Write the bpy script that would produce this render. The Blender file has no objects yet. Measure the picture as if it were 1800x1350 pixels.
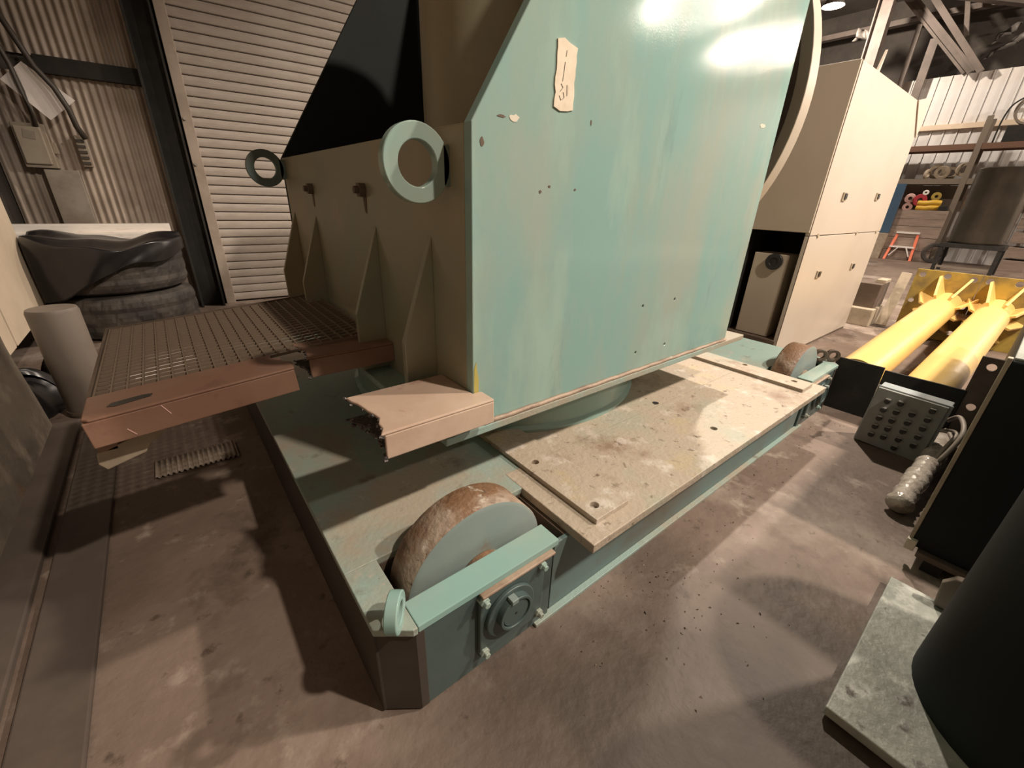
import bpy, bmesh, math, random
from mathutils import Matrix, Vector
random.seed(7)
S = bpy.context.scene
COL = S.collection

# ------------------------------------------------------------------ camera
cam_d = bpy.data.cameras.new('camera')
cam = bpy.data.objects.new('camera', cam_d); COL.objects.link(cam)
cam_d.sensor_fit = 'HORIZONTAL'; cam_d.sensor_width = 36.0
cam_d.lens = 731.0 / 1800.0 * 36.0
cam_d.clip_start = 0.02; cam_d.clip_end = 200
def _cam():
    pi, ro, ya = (math.radians(a) for a in (24.07, 2.05, 50.67))
    fwd = Vector((math.cos(ya)*math.cos(pi), math.sin(ya)*math.cos(pi), -math.sin(pi)))
    right = Vector((math.sin(ya), -math.cos(ya), 0)); up = right.cross(fwd)
    r2 = right*math.cos(ro) + up*math.sin(ro); u2 = -right*math.sin(ro) + up*math.cos(ro)
    m = Matrix((r2, u2, -fwd)).transposed().to_4x4()
    m.translation = (0, 0, 1.35)
    return m
cam.matrix_world = _cam()
S.camera = cam

# ------------------------------------------------------------------ world, lamps, exposure
w = bpy.data.worlds.new('world'); S.world = w; w.use_nodes = True
w.node_tree.nodes['Background'].inputs[0].default_value = (0.55, 0.42, 0.32, 1)
w.node_tree.nodes['Background'].inputs[1].default_value = 0.02
S.view_settings.view_transform = 'Standard'
S.view_settings.look = 'None'
S.view_settings.exposure = 0.22
S.view_settings.gamma = 1.0
S.view_settings.use_curve_mapping = False
WARM = (1.0, 0.86, 0.72)
def lamp(name, loc, power, col=WARM, r=0.12, cone=None):
    d = bpy.data.lights.new(name, 'SPOT' if cone else 'POINT')
    if cone: d.spot_size = math.radians(cone); d.spot_blend = 0.3      # high bay reflectors throw their light downwards
    d.energy = power; d.color = col; d.shadow_soft_size = r
    o = bpy.data.objects.new(name, d); COL.objects.link(o); o.location = loc
    return o
lamp('high_bay_light', (2.6, -2.7, 6.0), 1200, cone=148)
lamp('high_bay_light', (6.0, -2.2, 5.5), 1550, cone=140)
lamp('high_bay_light', (6.8, 2.6, 6.4), 1750, cone=135)
lamp('high_bay_light', (15.6, 5.97, 6.20), 900)
lamp('high_bay_light', (12.0, -5.7, 6.0), 1050)
lamp('high_bay_light', (16.5, -5.7, 6.0), 1050)

# ------------------------------------------------------------------ materials
MATS = {}
def mat(name, base, rough=0.6, metal=0.0, layers=(), bump=0.0, bscale=30.0, spec=0.5, rvar=0.0, stretch=None, emit=None, coat=0.0):
    """layers: (colour, noise scale, low, high, detail) mixed over the base one after another"""
    m = bpy.data.materials.new(name); m.use_nodes = True
    nt = m.node_tree; N = nt.nodes; L = nt.links
    b = N['Principled BSDF']
    b.inputs['Roughness'].default_value = rough; b.inputs['Metallic'].default_value = metal
    b.inputs['Specular IOR Level'].default_value = spec
    b.inputs['Coat Weight'].default_value = coat
    tc = N.new('ShaderNodeTexCoord'); src = tc.outputs['Object']
    if stretch:
        mp = N.new('ShaderNodeMapping'); mp.inputs['Scale'].default_value = stretch
        L.new(src, mp.inputs['Vector']); src = mp.outputs['Vector']
    cur = None
    fac_last = None
    for i, (c, sc, lo, hi, det) in enumerate(layers):
        n = N.new('ShaderNodeTexNoise'); n.inputs['Scale'].default_value = sc; n.inputs['Detail'].default_value = det; n.inputs['Roughness'].default_value = 0.62
        n.noise_dimensions = '4D'; n.inputs['W'].default_value = i*3.7 + (sum(map(ord, name)) % 17)
        L.new(src, n.inputs['Vector'])
        r = N.new('ShaderNodeMapRange'); r.inputs['From Min'].default_value = lo; r.inputs['From Max'].default_value = hi
        L.new(n.outputs['Fac'], r.inputs['Value'])
        mx = N.new('ShaderNodeMix'); mx.data_type = 'RGBA'
        L.new(r.outputs['Result'], mx.inputs['Factor'])
        if cur is None: mx.inputs['A'].default_value = (*base, 1)
        else: L.new(cur, mx.inputs['A'])
        mx.inputs['B'].default_value = (*c, 1)
        cur = mx.outputs['Result']; fac_last = r.outputs['Result']
    if cur is None: b.inputs['Base Color'].default_value = (*base, 1)
    else: L.new(cur, b.inputs['Base Color'])
    if rvar and fac_last is not None:
        r2 = N.new('ShaderNodeMapRange'); r2.inputs['To Min'].default_value = rough; r2.inputs['To Max'].default_value = min(1, rough+rvar)
        L.new(fac_last, r2.inputs['Value']); L.new(r2.outputs['Result'], b.inputs['Roughness'])
    if bump:
        n = N.new('ShaderNodeTexNoise'); n.inputs['Scale'].default_value = bscale; n.inputs['Detail'].default_value = 6
        L.new(src, n.inputs['Vector'])
        bp = N.new('ShaderNodeBump'); bp.inputs['Strength'].default_value = bump; bp.inputs['Distance'].default_value = 0.01
        L.new(n.outputs['Fac'], bp.inputs['Height']); L.new(bp.outputs['Normal'], b.inputs['Normal'])
    if emit:
        b.inputs['Emission Color'].default_value = (*emit[0], 1); b.inputs['Emission Strength'].default_value = emit[1]
    MATS[name] = m
    return m

mat('floor', (0.215, 0.16, 0.127), 0.6, layers=[((0.13,0.092,0.07), 0.6, .45, .60, 9), ((0.36,0.295,0.245), 1.1, .54, .68, 9), ((0.075,0.052,0.04), 2.1, .58, .70, 9), ((0.33,0.27,0.22), 7, .58, .70, 9), ((0.09,0.064,0.048), 14, .60, .70, 8), ((0.045,0.03,0.022), 48, .66, .74, 5)], bump=.45, bscale=22, rvar=.25)
mat('floor_strip', (0.095, 0.075, 0.062), 0.6, layers=[((0.14,0.11,0.09), 3, .45, .7, 6)], bump=.1, bscale=20)  # darkened all over, the camera holder's cast shadow put into the colour
mat('teal', (0.225, 0.375, 0.345), 0.11, layers=[((0.31,0.37,0.32), 1.3, .42, .66, 6), ((0.16,0.255,0.235), 2.2, .60, .74, 7), ((0.36,0.42,0.37), 5, .60, .74, 8), ((0.20,0.17,0.13), 9, .70, .80, 8)], bump=.025, bscale=260, rvar=.05, spec=.12)
mat('teal_panel', (0.225, 0.365, 0.335), 0.11, layers=[((0.30,0.355,0.31), 1.5, .42, .62, 5), ((0.30,0.42,0.37), 2.6, .50, .66, 6), ((0.165,0.255,0.235), 3.0, .60, .74, 7), ((0.33,0.335,0.275), 1.1, .58, .74, 6), ((0.20,0.17,0.13), 9, .70, .80, 8)], bump=.05, bscale=300, rvar=.05, spec=.10, stretch=(1.6, 1, .55))  # stretched pale layers put upright reflection streaks into the paint colour
mat('wheel_face', (0.19, 0.245, 0.235), 0.5, layers=[((0.24,0.27,0.25), 3, .42, .7, 5), ((0.20,0.15,0.11), 8, .66, .8, 6)], bump=.06)
mat('brown_dark', (0.045, 0.034, 0.026), 0.7, layers=[((0.06,0.05,0.04), 4, .45, .7, 5)])  # shade of the side and chamfer faces put into the colour
mat('teal_face', (0.058, 0.088, 0.085), 0.42, layers=[((0.085,0.115,0.108), 2.5, .45, .7, 5), ((0.10,0.085,0.07), 7, .66, .8, 5)], bump=.05, bscale=60)  # darkened teal, cast shadow over the front plates put into the colour
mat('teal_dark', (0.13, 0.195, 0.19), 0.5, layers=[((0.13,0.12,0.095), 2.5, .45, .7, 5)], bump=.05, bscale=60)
mat('teal_dirty', (0.26, 0.36, 0.325), 0.48, layers=[((0.33,0.29,0.225), 1.8, .46, .60, 8), ((0.15,0.11,0.08), 6, .58, .70, 9), ((0.42,0.38,0.31), 18, .60, .70, 7), ((0.09,0.065,0.045), 40, .66, .74, 5)], bump=.22, bscale=60, rvar=.2)
mat('end_panel', (0.30, 0.255, 0.165), 0.42, layers=[((0.22,0.255,0.20), 1.6, .42, .7, 4), ((0.36,0.28,0.19), 3, .6, .8, 5)], bump=.05, bscale=60)  # browned and lightened, weak warm bounce light put into the colour
mat('inner_dark', (0.010, 0.015, 0.014), 0.8, layers=[((0.008,0.009,0.008), 2.5, .45, .7, 5)])  # near-black, shade inside the housing put into the panel colour
mat('deck', (0.40, 0.335, 0.26), 0.55, layers=[((0.32,0.35,0.285), 1.4, .54, .68, 7), ((0.46,0.37,0.19), 2.3, .58, .72, 7), ((0.24,0.165,0.115), 3.6, .54, .68, 9), ((0.54,0.48,0.42), 9, .56, .68, 9), ((0.13,0.09,0.062), 24, .60, .70, 7), ((0.07,0.05,0.035), 70, .66, .73, 4)], bump=.4, bscale=55, rvar=.25)
mat('worn_edge', (0.36, 0.27, 0.20), 0.55, layers=[((0.20,0.13,0.09), 8, .45, .65, 6), ((0.45,0.42,0.35), 14, .6, .75, 5)], bump=.15, bscale=60)
mat('rust_wheel', (0.19, 0.105, 0.055), 0.6, layers=[((0.36,0.30,0.235), 4, .46, .60, 9), ((0.09,0.05,0.03), 9, .56, .68, 8), ((0.50,0.45,0.38), 26, .60, .70, 6), ((0.06,0.035,0.022), 50, .64, .72, 4)], bump=.6, bscale=50)
mat('primer', (0.215, 0.115, 0.078), 0.45, layers=[((0.27,0.165,0.115), 2.5, .42, .66, 5), ((0.13,0.065,0.045), 6, .6, .78, 6)], bump=.06, bscale=60)
mat('primer_light', (0.44, 0.32, 0.245), 0.42, layers=[((0.52,0.40,0.31), 4, .42, .66, 5), ((0.22,0.12,0.085), 9, .62, .78, 6)], bump=.06, bscale=60)
mat('cut_steel', (0.10, 0.09, 0.085), 0.45, .6, layers=[((0.5,0.46,0.42), 60, .55, .7, 4)], bump=.6, bscale=90)
mat('black_steel', (0.012, 0.011, 0.009), 0.75, layers=[((0.035,0.028,0.022), 5, .5, .75, 6)], bump=.08)
mat('dark_box', (0.009, 0.013, 0.014), 0.65, layers=[((0.012,0.012,0.010), 3, .5, .7, 4)], bump=.05, spec=.25)
mat('brown_steel', (0.10, 0.07, 0.05), 0.6, layers=[((0.16,0.12,0.09), 5, .45, .7, 6)], bump=.1)
mat('cream', (0.53, 0.465, 0.39), 0.32, layers=[((0.49,0.42,0.345), 1.2, .45, .7, 3), ((0.45,0.36,0.27), 5, .68, .85, 6)], bump=.02, bscale=20)
mat('beige_paint', (0.50, 0.43, 0.34), 0.4, layers=[((0.44,0.37,0.29), 1.5, .4, .7, 3)])  # cream darkened, cabinet side shade put into the colour; also on the rim
mat('yellow', (0.70, 0.48, 0.16), 0.34, layers=[((0.64,0.42,0.14), 3, .45, .7, 4), ((0.42,0.26,0.08), 14, .68, .82, 6)], bump=.06, bscale=40)
mat('yellow_dirty', (0.42, 0.30, 0.06), 0.5, layers=[((0.20,0.15,0.06), 4, .45, .65, 6)], bump=.06)
mat('grey_box', (0.27, 0.275, 0.26), 0.45, layers=[((0.33,0.33,0.31), 6, .45, .7, 5)], bump=.04)
mat('grey_blue', (0.32, 0.36, 0.37), 0.4, layers=[((0.42,0.42,0.41), 8, .5, .7, 5)])
mat('button', (0.025, 0.025, 0.024), 0.35)
mat('button_cap', (0.40, 0.38, 0.35), 0.3)
mat('pale_plate', (0.36, 0.375, 0.335), 0.5, layers=[((0.22,0.235,0.205), 3, .45, .60, 8), ((0.56,0.57,0.52), 7, .54, .66, 9), ((0.09,0.075,0.06), 15, .60, .68, 8), ((0.05,0.042,0.033), 40, .66, .74, 4)], bump=.4, bscale=45)
mat('tire', (0.035, 0.031, 0.028), 0.75, layers=[((0.12,0.10,0.083), 4, .45, .7, 6)], bump=.2, bscale=60)
mat('tarp', (0.012, 0.011, 0.012), 0.28, layers=[((0.022,0.02,0.02), 3, .5, .75, 5)], bump=.12, bscale=12)
mat('white_board', (0.84, 0.79, 0.73), 0.5, layers=[((0.60,0.53,0.46), 6, .52, .72, 7)], bump=.08, stretch=(1,4,6))
mat('tan_board', (0.72, 0.60, 0.46), 0.6, layers=[((0.60,0.49,0.365), 2, .42, .7, 5), ((0.78,0.67,0.53), 5, .6, .8, 5)], bump=.06)
mat('rough_wall', (0.17, 0.14, 0.105), 0.8, layers=[((0.09,0.07,0.052), 2.2, .45, .62, 7), ((0.26,0.21,0.16), 5, .56, .7, 7), ((0.22,0.11,0.06), 3.3, .62, .74, 5)], bump=.8, bscale=9)
mat('shutter', (0.42, 0.37, 0.325), 0.5, layers=[((0.33,0.28,0.24), 2.5, .42, .66, 6), ((0.24,0.20,0.17), 9, .62, .8, 6)], bump=.05, stretch=(1,1,3))
mat('corrugated', (0.40, 0.33, 0.27), 0.55, layers=[((0.27,0.215,0.17), 2, .42, .68, 6), ((0.46,0.38,0.31), 7, .58, .78, 6)], bump=.06)
mat('peeled', (0.30, 0.26, 0.215), 0.6, layers=[((0.20,0.165,0.13), 3, .42, .6, 6), ((0.18,0.13,0.055), 7, .62, .72, 6)], bump=.1)
mat('white_wall', (0.80, 0.79, 0.78), 0.5, layers=[((0.70,0.65,0.60), .9, .42, .7, 4)])
mat('cream_girt', (0.80, 0.66, 0.50), 0.5)
mat('dark_wall', (0.06, 0.050, 0.042), 0.8, layers=[((0.10,0.085,0.07), 1.2, .45, .7, 4)])
mat('ceiling', (0.085, 0.07, 0.06), 0.7, layers=[((0.14,0.12,0.10), .6, .45, .7, 4)])
mat('truss', (0.17, 0.135, 0.115), 0.6, layers=[((0.10,0.08,0.065), 2, .42, .7, 4)])
mat('insulation', (0.16, 0.145, 0.13), 0.5)
mat('rack_brown', (0.17, 0.095, 0.065), 0.5)
mat('rack_grey', (0.20, 0.165, 0.13), 0.55)
mat('tank', (0.075, 0.065, 0.05), 0.25, .5, layers=[((0.11,0.09,0.07), 2, .42, .7, 4)])
mat('casting', (0.42, 0.35, 0.26), 0.6, layers=[((0.28,0.23,0.17), 9, .42, .7, 5)])
mat('red', (0.42, 0.035, 0.05), 0.5); mat('pink', (0.78, 0.50, 0.46), 0.5); mat('strap_yellow', (0.72, 0.45, 0.05), 0.5)
mat('orange', (0.85, 0.20, 0.10), 0.4); mat('white', (0.85, 0.82, 0.78), 0.45); mat('blue', (0.06, 0.115, 0.19), 0.4)
mat('wood', (0.36, 0.28, 0.23), 0.7, layers=[((0.24,0.18,0.145), 4, .42, .68, 7)], bump=.1, stretch=(6,.6,4))
mat('paper', (0.90, 0.84, 0.80), 0.6, layers=[((0.80,0.73,0.68), 8, .5, .75, 5)])
mat('metal_box', (0.33, 0.285, 0.225), 0.42, layers=[((0.26,0.20,0.15), 4, .45, .7, 5)], bump=.04)
mat('cable', (0.06, 0.05, 0.04), 0.5); mat('cable_light', (0.36, 0.31, 0.26), 0.5)
mat('tape', (0.62, 0.53, 0.40), 0.65, layers=[((0.72,0.63,0.50), 14, .42, .68, 5)], bump=.1)
mat('ink', (0.10, 0.085, 0.06), 0.6)
mat('drum_grey', (0.21, 0.175, 0.145), 0.5, layers=[((0.16,0.13,0.105), 3, .42, .7, 5)])
mat('chip', (0.60, 0.55, 0.45), 0.6); mat('chip_yellow', (0.42, 0.36, 0.10), 0.5)
mat('rust_spot', (0.10, 0.065, 0.04), 0.7)
mat('wrap', (0.62, 0.56, 0.49), 0.16, layers=[((0.40,0.34,0.28), 18, .45, .65, 5)], bump=.9, bscale=30)
mat('bulb', (1, .9, .8), 0.4, emit=((1.0, 0.86, 0.70), 60))
mat('stone', (0.21, 0.155, 0.12), 0.8, layers=[((0.12,0.085,0.065), 20, .45, .6, 3)])
mat('grating', (0.19, 0.14, 0.10), 0.5)
mat('glint', (0.5, 0.45, 0.4), 0.35, .7)

# ------------------------------------------------------------------ mesh helpers
class MB:
    def __init__(self, T=None):
        self.v = []; self.f = []; self.T = T
    def add(self, pts, faces):
        o = len(self.v)
        for p in pts:
            p = Vector(p)
            self.v.append(tuple(self.T @ p) if self.T else tuple(p))
        self.f += [tuple(i+o for i in q) for q in faces]
        return self
    def box(self, x0, x1, y0, y1, z0, z1):
        p = [(x, y, z) for z in (z0, z1) for y in (y0, y1) for x in (x0, x1)]
        return self.add(p, [(0,2,3,1),(4,5,7,6),(0,1,5,4),(2,6,7,3),(0,4,6,2),(1,3,7,5)])
    def prism(self, poly, axis, a, b):
        """poly in the plane of the two other axes (cyclic order), extruded along axis a..b"""
        def P(u, v, t):
            return {'z': (u, v, t), 'y': (u, t, v), 'x': (t, u, v)}[axis]
        n = len(poly)
        pts = [P(u, v, a) for u, v in poly] + [P(u, v, b) for u, v in poly]
        fs = [tuple(range(n)), tuple(range(2*n-1, n-1, -1))] + [(i, (i+1) % n, n+(i+1) % n, n+i) for i in range(n)]
        return self.add(pts, fs)
    def bar(self, p0, p1, w, h, up=(0,0,1)):
        p0 = Vector(p0); p1 = Vector(p1); d = (p1-p0).normalized(); up = Vector(up)
        s = d.cross(up)
        if s.length < 1e-4: s = d.cross(Vector((1,0,0)))
        s.normalize(); u = s.cross(d)
        pts = [q + s*a*w/2 + u*b*h/2 for q in (p0, p1) for a, b in ((-1,-1),(1,-1),(1,1),(-1,1))]
        return self.add(pts, [(0,1,2,3),(7,6,5,4),(0,4,5,1),(1,5,6,2),(2,6,7,3),(3,7,4,0)])
    def cyl(self, p0, p1, r0, r1=None, n=24, caps=True, a0=0.0):
        r1 = r0 if r1 is None else r1
        p0 = Vector(p0); p1 = Vector(p1); d = (p1-p0).normalized()
        s = d.cross(Vector((0,0,1)))
        if s.length < 1e-4: s = Vector((1,0,0))
        s.normalize(); u = d.cross(s)
        pts = []
        for q, r in ((p0, r0), (p1, r1)):
            for i in range(n):
                a = a0 + 2*math.pi*i/n
                pts.append(q + s*math.cos(a)*r + u*math.sin(a)*r)
        fs = [(i, (i+1) % n, n+(i+1) % n, n+i) for i in range(n)]
        if caps: fs += [tuple(range(n-1, -1, -1)), tuple(range(n, 2*n))]
        return self.add(pts, fs)
    def ring(self, c, d, ro, ri, t, n=32):
        """flat ring (washer) of thickness t, axis d, centred at c"""
        c = Vector(c); d = Vector(d).normalized(); s = d.cross(Vector((0,0,1)))
        if s.length < 1e-4: s = Vector((1,0,0))
        s.normalize(); u = d.cross(s); pts = []
        for off, r in ((-t/2, ro), (t/2, ro), (t/2, ri), (-t/2, ri)):
            for i in range(n):
                a = 2*math.pi*i/n
                pts.append(c + d*off + s*math.cos(a)*r + u*math.sin(a)*r)
        fs = []
        for k in range(4):
            for i in range(n):
                fs.append((k*n+i, k*n+(i+1) % n, ((k+1) % 4)*n+(i+1) % n, ((k+1) % 4)*n+i))
        return self.add(pts, fs)
    def tube(self, path, r, n=8):
        path = [Vector(p) for p in path]; rings = []
        for i, p in enumerate(path):
            d = (path[min(i+1, len(path)-1)] - path[max(i-1, 0)]).normalized()
            s = d.cross(Vector((0,0,1)))
            if s.length < 1e-3: s = d.cross(Vector((1,0,0)))
            s.normalize(); u = d.cross(s)
            rr = r[i] if isinstance(r, (list, tuple)) else r
            rings.append([p + s*math.cos(2*math.pi*k/n)*rr + u*math.sin(2*math.pi*k/n)*rr for k in range(n)])
        pts = [q for g in rings for q in g]; fs = []
        for i in range(len(path)-1):
            for k in range(n):
                fs.append((i*n+k, i*n+(k+1) % n, (i+1)*n+(k+1) % n, (i+1)*n+k))
        fs += [tuple(range(n-1, -1, -1)), tuple(range((len(path)-1)*n, len(path)*n))]
        return self.add(pts, fs)
    def lathe(self, c, prof, n=48, axis='z'):
        """prof: list of (r, h) closed or open profile around axis through c"""
        m = len(prof); pts = []
        for i in range(n):
            a = 2*math.pi*i/n
            for r, h in prof:
                x, y = r*math.cos(a), r*math.sin(a)
                p = {'z': (x, y, h), 'x': (h, x, y), 'y': (x, h, y)}[axis]
                pts.append((c[0]+p[0], c[1]+p[1], c[2]+p[2]))
        fs = [(i*m+k, i*m+k+1, ((i+1) % n)*m+k+1, ((i+1) % n)*m+k) for i in range(n) for k in range(m-1)]
        return self.add(pts, fs)
    def grid(self, fn, nu, nv):
        pts = [fn(i/(nu-1), j/(nv-1)) for j in range(nv) for i in range(nu)]
        fs = [(j*nu+i, j*nu+i+1, (j+1)*nu+i+1, (j+1)*nu+i) for j in range(nv-1) for i in range(nu-1)]
        return self.add(pts, fs)
    def mesh(self, name):
        me = bpy.data.meshes.new(name); me.from_pydata(self.v, [], self.f); me.validate()
        bm = bmesh.new(); bm.from_mesh(me); bmesh.ops.recalc_face_normals(bm, faces=bm.faces); bm.to_mesh(me); bm.free()
        return me
    def build(self, name, material, parent=None, bevel=0.0, smooth=False, thick=0.0, sub=0):
        return link(self.mesh(name), name, material, parent, bevel, smooth, thick, sub)

def link(me, name, material, parent=None, bevel=0.0, smooth=False, thick=0.0, sub=0):
    if material and not me.materials: me.materials.append(MATS[material])
    o = bpy.data.objects.new(name, me); COL.objects.link(o)
    if smooth:
        for p in me.polygons: p.use_smooth = True
        if smooth == 'auto':
            bm = bmesh.new(); bm.from_mesh(me)
            for e in bm.edges:
                if len(e.link_faces) == 2 and e.calc_face_angle(0) > 0.6: e.smooth = False
            bm.to_mesh(me); bm.free()
    if parent: setp(o, parent)
    if thick:
        m = o.modifiers.new('thickness', 'SOLIDIFY'); m.thickness = thick; m.offset = 0
    if sub:
        m = o.modifiers.new('subdivision', 'SUBSURF'); m.levels = sub; m.render_levels = sub
    if bevel:
        m = o.modifiers.new('bevel', 'BEVEL'); m.width = bevel; m.segments = 2; m.limit_method = 'ANGLE'; m.angle_limit = 0.7
        m.harden_normals = False
    return o
def wloc(o):
    l = o.location.copy()
    if o.parent: l = wloc(o.parent) + l
    return l
def setp(o, parent):
    o.parent = parent
    o.location = o.location - wloc(parent)      # roots are only translated
def plate(outer, holes, axis, a, b):
    """flat plate with real holes: outer polygon, holes = [(u, v, r)], extruded along axis from a to b"""
    bm = bmesh.new(); edges = []
    def loop(pts):
        vs = [bm.verts.new((u, v, 0)) for u, v in pts]
        for i in range(len(vs)): edges.append(bm.edges.new((vs[i], vs[(i+1) % len(vs)])))
    loop(outer)
    for u, v, r in holes: loop([(u+r*math.cos(2*math.pi*k/16), v+r*math.sin(2*math.pi*k/16)) for k in range(16)])
    bmesh.ops.triangle_fill(bm, use_beauty=True, use_dissolve=False, edges=edges)
    fs = list(bm.faces)
    r = bmesh.ops.extrude_face_region(bm, geom=fs)
    for v in r['geom']:
        if isinstance(v, bmesh.types.BMVert): v.co.z = 1
    for v in bm.verts:
        u, vv, t = v.co.x, v.co.y, a + (b-a)*v.co.z
        v.co = {'z': (u, vv, t), 'y': (u, t, vv), 'x': (t, u, vv)}[axis]
    bmesh.ops.recalc_face_normals(bm, faces=bm.faces)
    me = bpy.data.meshes.new('plate'); bm.to_mesh(me); bm.free()
    return me

def tag(o, label, cat, group=None, kind=None):
    o['label'] = label; o['category'] = cat
    if group: o['group'] = group
    if kind: o['kind'] = kind
    return o
def thing(name, label, cat, loc, group=None, kind=None):
    o = bpy.data.objects.new(name, None); COL.objects.link(o); o.location = loc; o.empty_display_size = .1
    return tag(o, label, cat, group, kind)

# ================================================================== THE SETTING
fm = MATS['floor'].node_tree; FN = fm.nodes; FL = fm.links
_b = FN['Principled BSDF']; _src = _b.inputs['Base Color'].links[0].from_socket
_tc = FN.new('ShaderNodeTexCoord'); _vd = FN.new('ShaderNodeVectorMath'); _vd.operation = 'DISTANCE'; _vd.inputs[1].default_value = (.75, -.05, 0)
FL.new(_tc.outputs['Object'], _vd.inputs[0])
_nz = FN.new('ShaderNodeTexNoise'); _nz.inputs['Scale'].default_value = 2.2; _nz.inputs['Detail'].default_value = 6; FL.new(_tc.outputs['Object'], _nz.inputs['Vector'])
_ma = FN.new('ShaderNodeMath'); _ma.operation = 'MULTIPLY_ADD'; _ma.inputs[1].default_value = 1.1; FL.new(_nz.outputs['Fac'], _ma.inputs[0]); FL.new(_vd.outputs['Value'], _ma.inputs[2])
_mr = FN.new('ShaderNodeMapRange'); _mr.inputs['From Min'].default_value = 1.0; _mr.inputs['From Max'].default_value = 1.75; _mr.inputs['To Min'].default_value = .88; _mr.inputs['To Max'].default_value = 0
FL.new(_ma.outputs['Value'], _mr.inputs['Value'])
_mx = FN.new('ShaderNodeMix'); _mx.data_type = 'RGBA'; FL.new(_mr.outputs['Result'], _mx.inputs['Factor']); FL.new(_src, _mx.inputs['A']); _mx.inputs['B'].default_value = (.040, .028, .020, 1)  # dark patch blended in, a standing person's cast shadow put into the floor colour
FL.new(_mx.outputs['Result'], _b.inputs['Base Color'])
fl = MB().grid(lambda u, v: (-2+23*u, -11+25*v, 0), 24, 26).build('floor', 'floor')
tag(fl, 'dusty brown concrete floor with stains and scrapes', 'floor', kind='structure')
ce = MB().box(-2, 21, -11, 14, 7.6, 7.8).build('ceiling', 'ceiling')
tag(ce, 'dark high workshop ceiling', 'ceiling', kind='structure')
for i, x in enumerate((3, 6, 9, 12, 15, 18)):
    MB().box(x-.08, x+.08, -11, 14, 7.35, 7.6).build('purlin', 'truss', ce)
# near left wall, rough
wl = MB().box(-1.6, -.80, -11, 3.38, 0, 7.6).build('wall_left', 'rough_wall')
tag(wl, 'rough crumbling brown plaster wall on the left', 'wall', kind='structure')
MB().grid(lambda u, v: (-.795+.03*math.sin(7*u+3*v)*v*(1-v)+.035*(1-v)**2, .6+2.76*u, .62*v), 40, 12).build('plaster_skirt', 'rough_wall', wl, smooth=True)
wl2 = MB().box(-1.9, -1.55, 3.38, 14, 0, 7.6).build('wall_left_recess', 'dark_wall')
tag(wl2, 'dark recessed wall behind the tan boards', 'wall', kind='structure')
wb0 = MB().box(-2, 21, -11.2, -11, 0, 7.6).build('wall_front', 'dark_wall')
tag(wb0, 'dark workshop wall behind the camera', 'wall', kind='structure')
# tan boards
for y0, y1, lab in ((3.40, 4.23, 'tan wall board next to the rough plaster wall'), (4.27, 5.5, 'tan wall board with its end beside the tyres')):
    b = MB().box(-1.02, -.95, y0, y1, .30, 3.4).build('wall_board', 'tan_board', None, .004)
    tag(b, lab, 'board', 'tan wall boards on the left')
    MB().box(-1.55, -1.02, y0+.1, y0+.16, 1.0, 1.1).build('bracket', 'brown_steel', b)

# shutter wall (turned 4 degrees)
TB = Matrix.Translation((.5, 6.42, 0)) @ Matrix.Rotation(math.radians(-4), 4, 'Z')
def back(*a): return MB(TB)
wb = back().box(-2.0, -.02, .10, .3, 0, 7.6).box(-.02, 4.2, .10, .3, 3.9, 7.6).box(4.0, 9.5, .10, .3, 0, 7.6).build('wall_back', 'dark_wall')
tag(wb, 'dark back wall around the roller shutter', 'wall', kind='structure')
def sheet(x0, x1, z0, z1, per=.062, amp=.009):
    m = back(); n = int((x1-x0)/per*8)
    return m.grid(lambda u, v: (x0+(x1-x0)*u, .06+amp*math.cos(2*math.pi*(x1-x0)*u/per), z0+(z1-z0)*v), n, 2)
sheet(-1.55, -.30, 2.42, 4.2).build('corrugated_sheet', 'corrugated', wb, smooth=True)
sheet(-1.55, -.30, 0, 2.28).build('corrugated_sheet', 'corrugated', wb, smooth=True)
back().box(-1.05, -.28, -.02, .06, 2.28, 2.42).build('girt', 'black_steel', wb)
col = back().box(-.29, -.27, -.16, .06, 0, 7.6).box(-.07, -.05, -.16, .06, 0, 7.6).box(-.29, -.05, -.04, -.02, 0, 7.6).build('steel_column', 'black_steel')
tag(col, 'black steel column standing left of the roller shutter', 'column', kind='structure')
# roller shutter
door = thing('door_1', 'closed beige slatted roller shutter door in the back wall', 'shutter', (.5, 6.42, 0), kind='structure')
back().box(-.03, .07, -.05, .05, 0, 4.0).build('guide_rail', 'corrugated', door, .004)
back().box(4.02, 4.12, -.05, .05, 0, 4.0).build('guide_rail', 'corrugated', door, .004)
prof = [(0.0, 0.0), (-.012, .006), (-.016, .025), (-.018, .048), (-.016, .070), (-.012, .086), (0.0, .090)]
sl = MB(Matrix.Rotation(math.radians(-4), 4, 'Z'))
sl.prism([(y+.03, z) for y, z in prof] + [(.036, .09), (.036, 0)], 'x', .06, 4.04)
sme = sl.mesh('slat')
for i in range(40):
    o = link(sme, 'slat', 'shutter', None, 0, False); o.location = (.5, 6.42, .02 + i*.097); setp(o, door)
for z in (2.02, 1.58):
    back().cyl((.0, -.052, z), (.0, -.07, z), .016, n=10).build('bolt', 'glint', door)

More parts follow.
